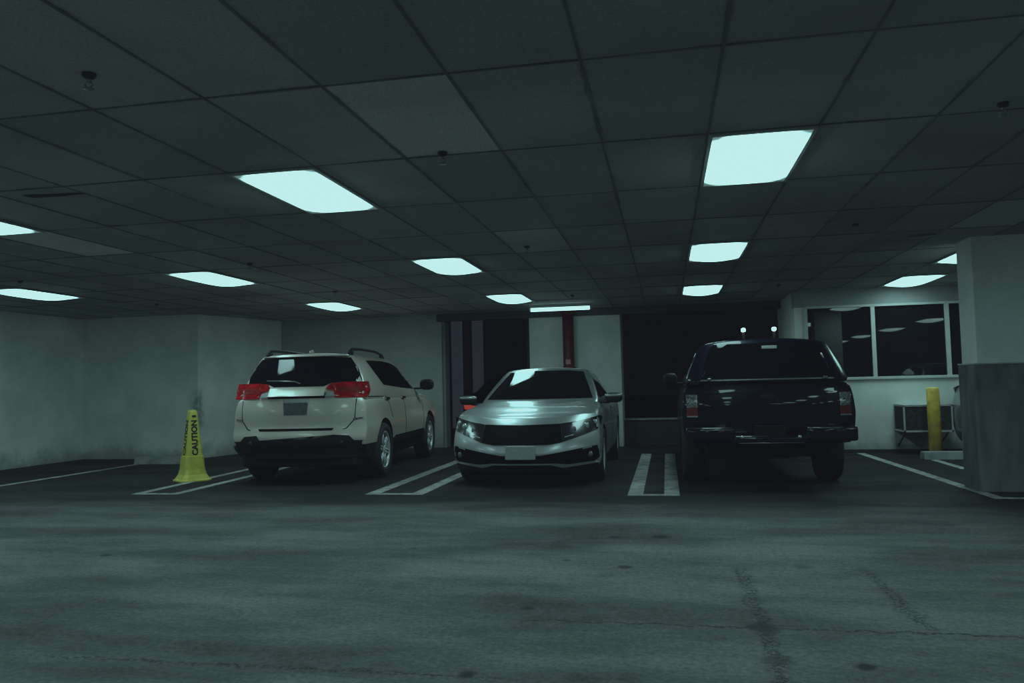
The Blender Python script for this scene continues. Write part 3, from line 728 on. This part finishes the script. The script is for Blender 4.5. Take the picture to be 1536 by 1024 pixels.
# ------------------------------------------------------------------ vehicles
def make_sedan(label, loc, rz, paint, tail='redlens', plate=True, group=None, tdz=0.0):
    root = thing('sedan', label, 'car', loc, rz, group)
    P = M[paint]; L = 2.32
    FRW = [(0, .12), (.2, .02), (.34, 0), (.5, .02), (.65, .06), (.82, .12), (1, .21)]
    RRW = [(0, .12), (.3, 0), (.6, .02), (.85, .06), (1, .13)]
    TOP = [(-2.32, 1.02), (-2.15, 1.07), (-1.7, 1.06), (-1.0, 1.0), (0, .97), (.95, .985), (1.5, .925), (1.9, .85), (2.1, .80), (2.3, .73)]
    HWW = [(0, .84), (.15, .885), (.45, .90), (.65, .895), (.85, .875), (1, .81)]
    def F(u, v, w):
        au = abs(u)
        yf = L - .36 * au ** 2.6 - interp(FRW, w); yr = -L + .25 * au ** 3 + interp(RRW, w)
        s = .5 - .5 * math.cos(PI * v); y = yf + (yr - yf) * s
        zb = .20; zt = interp(TOP, y) - .03 * au ** 3 + (.012 * math.exp(-((au - .75) / .18) ** 2) if y > .9 else 0)
        h = interp(HWW, w) * (1 - .05 * max(0, (abs(y) - 1.5) / .82) ** 2)
        if y > 1.2: h = h + (max(h, .86) - h) * min(1, (y - 1.2) / .4)
        for ya in (1.40, -1.30): h += .012 * math.exp(-((y - ya) / .4) ** 2) * (1 - w)
        return (u * h, y, zb + w * (zt - zb))
    bm = bmesh.new(); add_shell(bm, (22, 64, 14), F, 2)
    def G(u, v, w):
        au = abs(u)
        yf = 1.12 + (.10 - 1.12) * w - .16 * au ** 2.2 * (1 - .3 * w); yr = -2.05 + (-.85 + 2.05) * w + .12 * au ** 2.5
        y = yf + (yr - yf) * v
        zr = 1.428 - .035 * au ** 2 - .06 * max(0, (-y - .4) / .6) ** 2 * 0.6
        h = .80 - .215 * w ** 1.25
        return (u * h, y, .90 + (zr - .90) * w ** .92)
    gm = bmesh.new(); add_shell(gm, (16, 40, 12), G, 2)
    body, bvh = cut_body('body', bm, P, root, [(1.40, .33, .36), (-1.30, .33, .36)], .90, gm, .235)
    A = lambda n, poly, side, m, off=.006, depth=.03, step=.06, par=None: obj(n, panel(poly, bvh, side, off, depth, step), M[m] if m in M else m, par or root)
    A('windshield', [(-.715, 1.0), (.715, 1.0), (.63, 1.17), (.525, 1.365), (.30, 1.385), (-.30, 1.385), (-.525, 1.365), (-.63, 1.17)], 'front', 'carglass', .004, .02)
    A('rear_window', [(-.66, 1.12), (.66, 1.12), (.50, 1.34), (-.50, 1.34)], 'rear', 'carglass', .004, .02)
    SW = [(-1.62, 1.08), (-1.1, 1.02), (.50, 1.0), (.62, 1.03), (.10, 1.32), (-.45, 1.345), (-1.05, 1.28)]
    for s in ('right', 'left'):
        A('side_window', SW, s, 'carglass', .004, .02)
        A('door_seam', [(-.12, .35), (-.105, .35), (-.105, .98), (-.12, .98)], s, 'gloss', .002, .01)
        h = A('door_handle', [(-.42, .84), (-.22, .845), (-.22, .87), (-.42, .865)], s, P, .02, .02); 
        A('sill_trim', [(-.85, .21), (.95, .21), (.95, .27), (-.85, .27)], s, 'blackplastic', .006, .02)
    # front
    A('grille', [(-.45, .733), (0, .722), (.45, .733), (.475, .525), (.33, .50), (-.33, .50), (-.475, .525)], 'front', 'gloss', .008)
    HL = [(.455, .735), (.58, .750), (.77, .785), (.885, .815), (.905, .79), (.885, .69), (.855, .650), (.65, .582), (.48, .527)]
    for s in (1, -1):
        hl = A('headlight', HL if s == 1 else flip(HL), 'front', 'headlamp', .010)
        for (x, z, r) in ((.60, .665, .034), (.735, .70, .042), (.83, .735, .034)):
            hit = bvh.ray_cast(Vector((s * x, 6, z)), Vector((0, -1, 0)))[0]
            obj('lamp_lens', blob((s * x, hit.y + .008, z), (r * .8, .012, r), 2.2, (6, 6, 6)), M['lens'] if x > .7 else M['dimchrome'], hl)
        A('lamp_strip', [(s * .50, .575), (s * .60, .60), (s * .60, .612), (s * .50, .588)][::s], 'front', 'dimchrome', .014, .01, par=hl)
    A('bumper_intake', [(-.86, .475), (-.68, .45), (-.40, .405), (-.23, .378), (.23, .378), (.40, .405), (.68, .45), (.86, .475), (.885, .34), (.82, .285), (.53, .262), (.36, .285), (-.36, .285), (-.53, .262), (-.82, .285), (-.885, .34)], 'front', 'gloss', .006)
    A('chin_trim', [(-.885, .335), (-.82, .288), (-.53, .266), (-.36, .285), (.36, .285), (.53, .266), (.82, .288), (.885, .335), (.87, .27), (.47, .228), (.34, .268), (-.34, .268), (-.47, .228), (-.87, .27)], 'front', 'lip', .030, .04)
    A('front_skirt', [(-.86, .262), (-.47, .224), (-.34, .262), (.34, .262), (.47, .224), (.86, .262), (.84, .19), (-.84, .19)], 'front', 'blackplastic', .008)
    for s in (1, -1):
        hit = bvh.ray_cast(Vector((s * .775, 6, .375)), Vector((0, -1, 0)))[0]
        fg = obj('fog_light', lathe([(.034, -.02), (.034, .012), (.026, .016)], 18, 'Y', (s * .775, hit.y, .375)), M['dimchrome'], root)
        A('fog_trim', [(s * .70, .437), (s * .80, .452), (s * .80, .466), (s * .70, .450)][::s], 'front', 'lens', .014, .02, par=fg)
    if plate:
        hit = bvh.ray_cast(Vector((0, 6, .42)), Vector((0, -1, 0)))[0]
        obj('license_plate', box(-.175, .175, hit.y - .004, hit.y + .014, .335, .49, bevel=.006), M['plate'], root, False)
    # rear
    TLp = [(x_, z_ + tdz) for x_, z_ in [(.40, .86), (.84, .90), (.87, 1.0), (.80, 1.03), (.42, .96)]]
    for s in (1, -1): A('tail_light', TLp if s == 1 else flip(TLp), 'rear', tail, .008)
    A('rear_bumper', [(-.82, .22), (.82, .22), (.84, .40), (.5, .48), (-.5, .48), (-.84, .40)], 'rear', 'blackplastic', .008)
    mirror_pair(root, .985, .80, 1.0, M['blackplastic'], (.115, .07, .066), cap=P)
    for s in (-1, 1):
        for y in (1.40, -1.30): wheel(root, s * .79, y, .325, .215, .22, 5, M['rim'], s)
    obj('antenna_fin', blob((0, -1.0, 1.42), (.025, .08, .035), 2.2, (6, 6, 6)), P, root)
    return root

def make_suv(label, loc, rz):
    root = thing('suv', label, 'car', loc, rz)
    P = M['champagne']; L = 2.35
    RW = [(0, .10), (.12, .02), (.26, 0), (.36, .005), (.44, .045), (.7, .05), (1, .085)]
    FW = [(0, .14), (.2, .02), (.5, 0), (.8, .04), (1, .14)]
    TOP = [(-2.35, 1.13), (-1, 1.12), (.6, 1.10), (1.2, 1.12), (1.8, 1.06), (2.15, 1.0), (2.35, .92)]
    HW = [(0, .84), (.12, .89), (.45, .905), (.65, .89), (.8, .885), (.93, .86), (1, .82)]
    def F(u, v, w):
        au = abs(u)
        yf = L - .38 * au ** 2.6 - interp(FW, w); yr = -L + .16 * au ** 3.2 + interp(RW, w)
        s = .5 - .5 * math.cos(PI * v); y = yf + (yr - yf) * s
        zb = .36; zt = interp(TOP, y) - .03 * au ** 3
        h = interp(HW, w) * (1 - .05 * max(0, (abs(y) - 1.6) / .75) ** 2)
        for ya in (1.45, -1.39): h += .028 * math.exp(-((y - ya) / .42) ** 4) * max(0, 1 - w * 1.15)
        return (u * h, y, zb + w * (zt - zb))
    bm = bmesh.new(); add_shell(bm, (22, 64, 16), F, 2)
    def G(u, v, w):
        au = abs(u)
        yf = 1.35 + (.30 - 1.35) * w ** 1.1 - .18 * au ** 2.2; yr = -2.27 + .27 * w + .14 * au ** 3
        y = yf + (yr - yf) * v
        zr = 1.675 - .035 * au ** 2.5 - .075 * max(0, (y + .6) / .9) ** 2 - .02 * max(0, (-y - 1.3) / .8) ** 2
        h = (.855 - .235 * w ** 1.35) * (1 - .04 * max(0, (y - .3)) ** 2)
        return (u * h, y, 1.02 + (zr - 1.02) * w ** .95)
    gm = bmesh.new(); add_shell(gm, (18, 44, 14), G, 2)
    body, bvh = cut_body('body', bm, P, root, [(1.45, .37, .425), (-1.39, .37, .425)], .92, gm, .50)
    A = lambda n, poly, side, m, off=.006, depth=.03, step=.06, par=None: obj(n, panel(poly, bvh, side, off, depth, step), M[m] if isinstance(m, str) else m, par or root)
    rw = A('rear_window', [(-.60, 1.60), (-.3, 1.615), (.3, 1.615), (.60, 1.60), (.70, 1.46), (.775, 1.29), (.42, 1.275), (.33, 1.235), (-.33, 1.235), (-.42, 1.275), (-.775, 1.29), (-.70, 1.46)], 'rear', 'carglass', .006, .03)
    hit = bvh.ray_cast(Vector((-.1, -6, 1.31)), Vector((0, 1, 0)))[0]
    bm = bmesh.new(); add_tube(bm, [(.02, hit.y - .02, 1.27), (-.05, hit.y - .028, 1.30), (-.42, hit.y - .015, 1.315)], .009, 8); obj('rear_wiper', bm, M['dimchrome'], root)
    # roof spoiler lip
    A('roof_spoiler', [(-.58, 1.622), (.58, 1.622), (.55, 1.645), (-.55, 1.645)], 'rear', P, .05, .10)
    T = [(.36, 1.205), (.41, 1.268), (.55, 1.285), (.86, 1.285), (.885, 1.18), (.87, 1.085), (.50, 1.090), (.475, 1.165)]
    for s in (1, -1):
        tl = A('tail_light', T if s == 1 else flip(T), 'rear', 'redlens', .012)
        A('reverse_lens', [(s * .375, 1.105), (s * .475, 1.105), (s * .475, 1.155), (s * .375, 1.165)][::s], 'rear', 'lens', .022, .03, par=tl)
        B = [(.50, 1.155), (.80, 1.15), (.83, 1.215), (.52, 1.225)]
        A('smoked_band', B if s == 1 else flip(B), 'rear', 'redlens_dim', .016, .01, par=tl)
        R_ = [(.72, .80), (.83, .815), (.83, .84), (.72, .825)]
        A('bumper_reflector', R_ if s == 1 else flip(R_), 'rear', 'clearlens', .006, .02)
        SE = [(.74, 1.07), (.752, 1.07), (.73, .82), (.64, .71), (.60, .70), (.60, .69), (.648, .70), (.742, .815)]
        A('gate_seam', SE if s == 1 else flip(SE), 'rear', 'gloss', .003, .01)
    A('liftgate_bar', [(-.365, 1.215), (.365, 1.215), (.365, 1.115), (-.365, 1.115)], 'rear', P, .035, .05)
    A('gate_shadow_lip', [(-.37, 1.113), (.37, 1.113), (.37, 1.085), (-.37, 1.085)], 'rear', 'gloss', .006)
    rc = A('plate_recess', [(-.17, 1.075), (.17, 1.075), (.15, .875), (-.15, .875)], 'rear', 'dimchrome', .002, .01)
    hit = bvh.ray_cast(Vector((0, -6, .96)), Vector((0, 1, 0)))[0]
    obj('license_plate', box(-.15, .15, hit.y - .014, hit.y + .004, .885, 1.035, bevel=.006), M['plate_dim'], root, False)
    A('step_slot', [(-.49, .712), (.49, .712), (.47, .682), (-.47, .682)], 'rear', 'gloss', .004)
    A('rear_bumper', [(-.87, .55), (-.74, .555), (-.68, .615), (-.50, .63), (-.46, .57), (.46, .57), (.50, .63), (.68, .615), (.74, .555), (.87, .55), (.86, .34), (-.86, .34)], 'rear', 'blackplastic', .010)
    for s in (1, -1):
        bm = bmesh.new(); add_tube(bm, [(s * .58, -2.31, .52), (s * .58, -2.1, .52)], .04, 14); obj('exhaust_tip', bm, M['blackplastic'], root)
    bm = bmesh.new(); add_box(bm, -.75, .75, -2.2, 2.1, .22, .38, .05); obj('underbody', bm, M['arch'], root)
    # sides
    SWf = [(.86, 1.165), (1.0, 1.18), (.55, 1.40), (.28, 1.505), (-.19, 1.565), (-.19, 1.195)]
    SWr = [(-.23, 1.20), (-.23, 1.567), (-.62, 1.583), (-1.22, 1.58), (-1.44, 1.57), (-1.28, 1.40), (-1.08, 1.24)]
    for s in ('right', 'left'):
        A('front_window', SWf, s, 'carglass', .004, .02); A('rear_side_window', SWr, s, 'carglass', .004, .02)
        A('pillar_trim', [(-.245, 1.20), (-.175, 1.195), (-.175, 1.565), (-.245, 1.567)], s, 'gloss', .003, .01)
        for y in (-.21, .98): A('door_seam', [(y, .42), (y + .014, .42), (y + .014, 1.12), (y, 1.12)], s, 'gloss', .002, .01)
        A('door_seam', [(-1.14, 1.1), (-1.12, 1.1), (-.95, .78), (-.97, .78)], s, 'gloss', .002, .01)
        A('sill_trim', [(-.92, .36), (.98, .36), (.98, .49), (-.92, .49)], s, 'blackplastic', .010, .03)
        A('sill_strip', [(-.90, .50), (.98, .50), (.98, .525), (-.90, .525)], s, 'chrome', .010, .02)
        for y in (-.10, -1.02): A('door_handle', [(y - .20, 1.04), (y, 1.035), (y, 1.065), (y - .20, 1.07)], s, 'chrome', .028, .03)
        A('shoulder_seam', [(-2.05, 1.085), (-1.25, 1.075), (-1.25, 1.085), (-2.05, 1.097)], s, 'gloss', .002, .01)
    A('windshield', [(-.74, 1.16), (.74, 1.16), (.58, 1.56), (-.58, 1.56)], 'front', 'carglass', .004, .02)
    A('grille', [(-.45, .62), (.45, .62), (.45, .90), (-.45, .90)], 'front', 'gloss', .008)
    for s in (1, -1):
        H_ = [(.50, .74), (.80, .76), (.84, .95), (.50, .90)]
        A('headlight', H_ if s == 1 else flip(H_), 'front', 'headlamp', .008)
        # roof rail
        bm = bmesh.new()
        add_tube(bm, [(s * .555, -1.85, 1.655), (s * .555, -1.72, 1.715), (s * .555, -1.3, 1.73), (s * .55, -.6, 1.722), (s * .545, -.25, 1.69), (s * .54, -.12, 1.64)], [.016, .02, .018, .018, .016, .014], 10)
        add_box(bm, s * .555 - .016, s * .555 + .016, -1.80, -1.70, 1.635, 1.70); add_box(bm, s * .55 - .016, s * .55 + .016, -.34, -.24, 1.61, 1.68)
        obj('roof_rail', bm, M['blackplastic'], root)
    mirror_pair(root, 1.0, .82, 1.235, M['blackplastic'], (.115, .075, .088))
    for s in (-1, 1):
        for y in (1.45, -1.39): wheel(root, s * .80, y, 365e-3, .235, .252, 6, M['rim'], s)
    obj('antenna_fin', blob((.02, -1.75, 1.68), (.025, .07, .035), 2.2, (6, 6, 6)), P, root)
    return root

def make_pickup(label, loc, rz):
    root = thing('pickup_truck', label, 'car', loc, rz)
    P = M['navy']; L = 2.45
    RW = [(0, .05), (.3, .01), (.6, 0), (.9, .02), (1, .05)]
    TOP = [(-2.45, 1.16), (.9, 1.14), (1.3, 1.14), (2.0, 1.08), (2.45, 1.0)]
    HW = [(0, .85), (.25, .89), (.5, .90), (.75, .885), (.92, .865), (1, .83)]
    def F(u, v, w):
        au = abs(u)
        yf = L - .30 * au ** 2.6 - .06 * w; yr = -L + .07 * au ** 4 + interp(RW, w)
        s = .5 - .5 * math.cos(PI * v); y = yf + (yr - yf) * s
        zb = .50; zt = interp(TOP, y) - .012 * au ** 3
        h = interp(HW, w)
        for ya in (1.55, -1.40): h += .015 * math.exp(-((y - ya) / .45) ** 4) * max(0, 1 - w)
        return (u * h, y, zb + w * (zt - zb))
    bm = bmesh.new(); add_shell(bm, (22, 64, 14), F, 1)
    def G(u, v, w):     # cab
        au = abs(u)
        yf = 1.25 - .85 * w - .12 * au ** 2.2; yr = -.55 + .06 * w
        y = yf + (yr - yf) * v
        zr = 1.66 - .03 * au ** 2.5; h = .84 - .20 * w ** 1.3
        return (u * h, y, 1.05 + (zr - 1.05) * w)
    gm = bmesh.new(); add_shell(gm, (14, 24, 10), G, 2)
    body, bvh = cut_body('body', bm, P, root, [(1.55, .40, .45), (-1.40, .40, .45)], .91, gm, .52)
    A = lambda n, poly, side, m, off=.006, depth=.03, step=.06, par=None, bv=None: obj(n, panel(poly, bv or bvh, side, off, depth, step), M[m] if isinstance(m, str) else m, par or root)
    # cargo cap over the bed
    cb = bmesh.new()
    def K(u, v, w):
        au = abs(u)
        yf = -.60; yr = -2.43 + .20 * w + .06 * au ** 4
        y = yf + (yr - yf) * v
        zr = 1.655 - .05 * au ** 3 - .02 * max(0, (-y - 1.4)) ** 2; h = .865 - .20 * w ** 1.25
        return (u * h, y, 1.15 + (zr - 1.15) * w)
    add_shell(cb, (16, 24, 12), K, 2)
    cap_bvh = BVHTree.FromBMesh(cb)
    cap = obj('cargo_cap', cb, P, root)
    gl = A('cap_rear_glass', [(-.685, 1.205), (.685, 1.205), (.655, 1.30), (.575, 1.555), (.53, 1.59), (-.53, 1.59), (-.575, 1.555), (-.655, 1.30)], 'rear', 'carglass', .008, .03, par=cap, bv=cap_bvh)
    A('glass_trim', [(-.69, 1.185), (.69, 1.185), (.69, 1.20), (-.69, 1.20)], 'rear', 'dimchrome', .014, .03, par=cap, bv=cap_bvh)
    A('cap_sill', [(-.80, 1.15), (.80, 1.15), (.80, 1.178), (-.80, 1.178)], 'rear', 'blackplastic', .012, .03, par=cap, bv=cap_bvh)
    hit = cap_bvh.ray_cast(Vector((.06, -6, 1.56)), Vector((0, 1, 0)))[0]
    bl = obj('third_brake_light', box(-.02, .14, hit.y - .022, hit.y + .0, 1.525, 1.56, bevel=.005), M['brake_lens'], cap, False)
    for s in (-1, 1):
        bm = bmesh.new(); add_box(bm, s * .60 - .02, s * .60 + .02, -2.455, -2.40, 1.185, 1.215, .006); obj('latch', bm, M['dimchrome'], cap)
        A('cap_side_window', [(-2.05, 1.27), (-.85, 1.27), (-.85, 1.52), (-1.95, 1.52)], 'right' if s == 1 else 'left', 'carglass', .004, .02, par=cap, bv=cap_bvh)
        A('side_window', [(-.40, 1.18), (.85, 1.16), (.45, 1.55), (-.38, 1.57)], 'right' if s == 1 else 'left', 'carglass', .004, .02)
        T1 = [(.735, .90), (.845, .90), (.855, 1.04), (.735, 1.04)]; T2 = [(.735, .80), (.85, .80), (.85, .90), (.735, .90)]
        tl = A('tail_light', T1 if s == 1 else flip(T1), 'rear', 'clearlens', .014)
        A('red_lens', T2 if s == 1 else flip(T2), 'rear', 'redlens_dim', .016, .03, par=tl)
        T3 = [(.735, .795), (.85, .795), (.85, .81), (.735, .81)]
        A('lens_rim', T3 if s == 1 else flip(T3), 'rear', 'lens', .022, .03, par=tl)
    # tailgate
    tg = A('tailgate', [(-.715, 1.135), (.715, 1.135), (.715, .80), (-.715, .80)], 'rear', P, .014, .03)
    for z0, z1 in ((1.05, 1.085), (.815, .835)):
        A('pressed_ridge', [(-.68, z0), (.68, z0), (.68, z1), (-.68, z1)], 'rear', P, .028, .03, par=tg)
    A('gate_handle', [(-.075, 1.0), (.075, 1.0), (.075, 1.045), (-.075, 1.045)], 'rear', 'blackplastic', .022, .02, par=tg)
    # bumper
    bm = bmesh.new()
    for x0, x1, z0, z1 in ((-.87, -.36, .535, .69), (.36, .87, .535, .69), (-.38, .38, .51, .60)):
        add_box(bm, x0, x1, -2.60, -2.40, z0, z1, .03)
    bp = obj('rear_bumper', bm, M['navy'], root)
    bm = bmesh.new(); add_box(bm, -.72, -.38, -2.606, -2.598, .655, .668); add_box(bm, .38, .72, -2.606, -2.598, .668, .68); obj('bumper_strip', bm, M['dimchrome'], bp)
    bm = bmesh.new(); add_box(bm, -.33, .33, -2.604, -2.597, .518, .526); obj('bumper_edge', bm, M['dimchrome'], bp)
    obj('license_plate', box(-.16, .16, -2.50, -2.485, .555, .705, bevel=.005), M['plate_dark'], root, False)
    for x in (-.29, .29): obj('plate_light', blob((x, -2.612, .585), (.02, .014, .018), 2.3, (5, 5, 5)), M['lens'], bp)
    bm = bmesh.new(); add_box(bm, -.6, .6, -2.2, 2.2, .34, .55, .05); obj('underbody', bm, M['arch'], root)
    A('windshield', [(-.70, 1.18), (.70, 1.18), (.56, 1.58), (-.56, 1.58)], 'front', 'carglass', .004, .02)
    A('grille', [(-.5, .70), (.5, .70), (.5, .95), (-.5, .95)], 'front', 'gloss', .008)
    for s in (1, -1):
        H_ = [(.54, .74), (.80, .74), (.80, .95), (.54, .95)]
        A('headlight', H_ if s == 1 else flip(H_), 'front', 'headlamp', .008)
    mirror_pair(root, 1.0, .95, 1.22, M['blackplastic'], (.11, .07, .10))
    for s in (-1, 1):
        for y in (1.55, -1.40): wheel(root, s * .77, y, .385, .25, .22, 5, M['dimchrome'], s)
    return root

make_suv('champagne SUV parked nose-in with red tail lights and roof rails', (-4.77, 11.46, 0), math.radians(4.9))
make_sedan('silver sedan parked facing the lane between the SUV and the pickup', (-1.67, 11.22, 0), PI, 'silver')
make_pickup('near-black pickup truck with cargo cap, parked tail toward the lane', (1.06, 11.27, 0), 0)
make_sedan('grey car mostly hidden behind the square pillar', (5.10, 10.9, 0), PI, 'greypaint', 'clearlens')
make_sedan('dark car with a glowing red tail light outside behind the silver sedan', (-3.40, 18.4, 0), 0, 'blackpaint', 'redlit', tdz=-.20)

# ------------------------------------------------------------------ world, view, camera
w = bpy.data.worlds.new('night'); bpy.context.scene.world = w; w.use_nodes = True
w.node_tree.nodes['Background'].inputs['Color'].default_value = (0.35, 0.42, 0.55, 1)
w.node_tree.nodes['Background'].inputs['Strength'].default_value = 0.003
sc = bpy.context.scene
sc.view_settings.view_transform = 'Standard'
sc.view_settings.look = 'None'
sc.view_settings.use_curve_mapping = True
cm = sc.view_settings.curve_mapping
cm.extend = 'HORIZONTAL'
for k, pts in enumerate((((0, .0048), (.25, .235), (1, .53)), ((0, .0056), (.4, .42), (1, .84)), ((0, .0072), (.4, .42), (1, .84)))):
    c = cm.curves[k]
    c.points[0].location = pts[0]; c.points[1].location = pts[2]
    c.points.new(*pts[1])
cm.update()
cam = bpy.data.cameras.new('camera'); co = bpy.data.objects.new('camera', cam); C.objects.link(co)
r = Vector((0.98105306, 0.19235813, -0.02309218)); u = Vector((0.03329672, -0.04998672, 0.9981947)); f = Vector((-0.19085656, 0.98005086, 0.05544452))
co.matrix_world = Matrix(((r.x, u.x, -f.x, 0), (r.y, u.y, -f.y, 0), (r.z, u.z, -f.z, 1.1914), (0, 0, 0, 1)))
cam.sensor_width = 36; cam.lens = 36 * 1178.66 / 1536; cam.clip_end = 200; cam.clip_start = 0.05
sc.camera = co
sc.cycles.max_bounces = 8; sc.cycles.diffuse_bounces = 4; sc.cycles.glossy_bounces = 4
sc.cycles.caustics_reflective = False
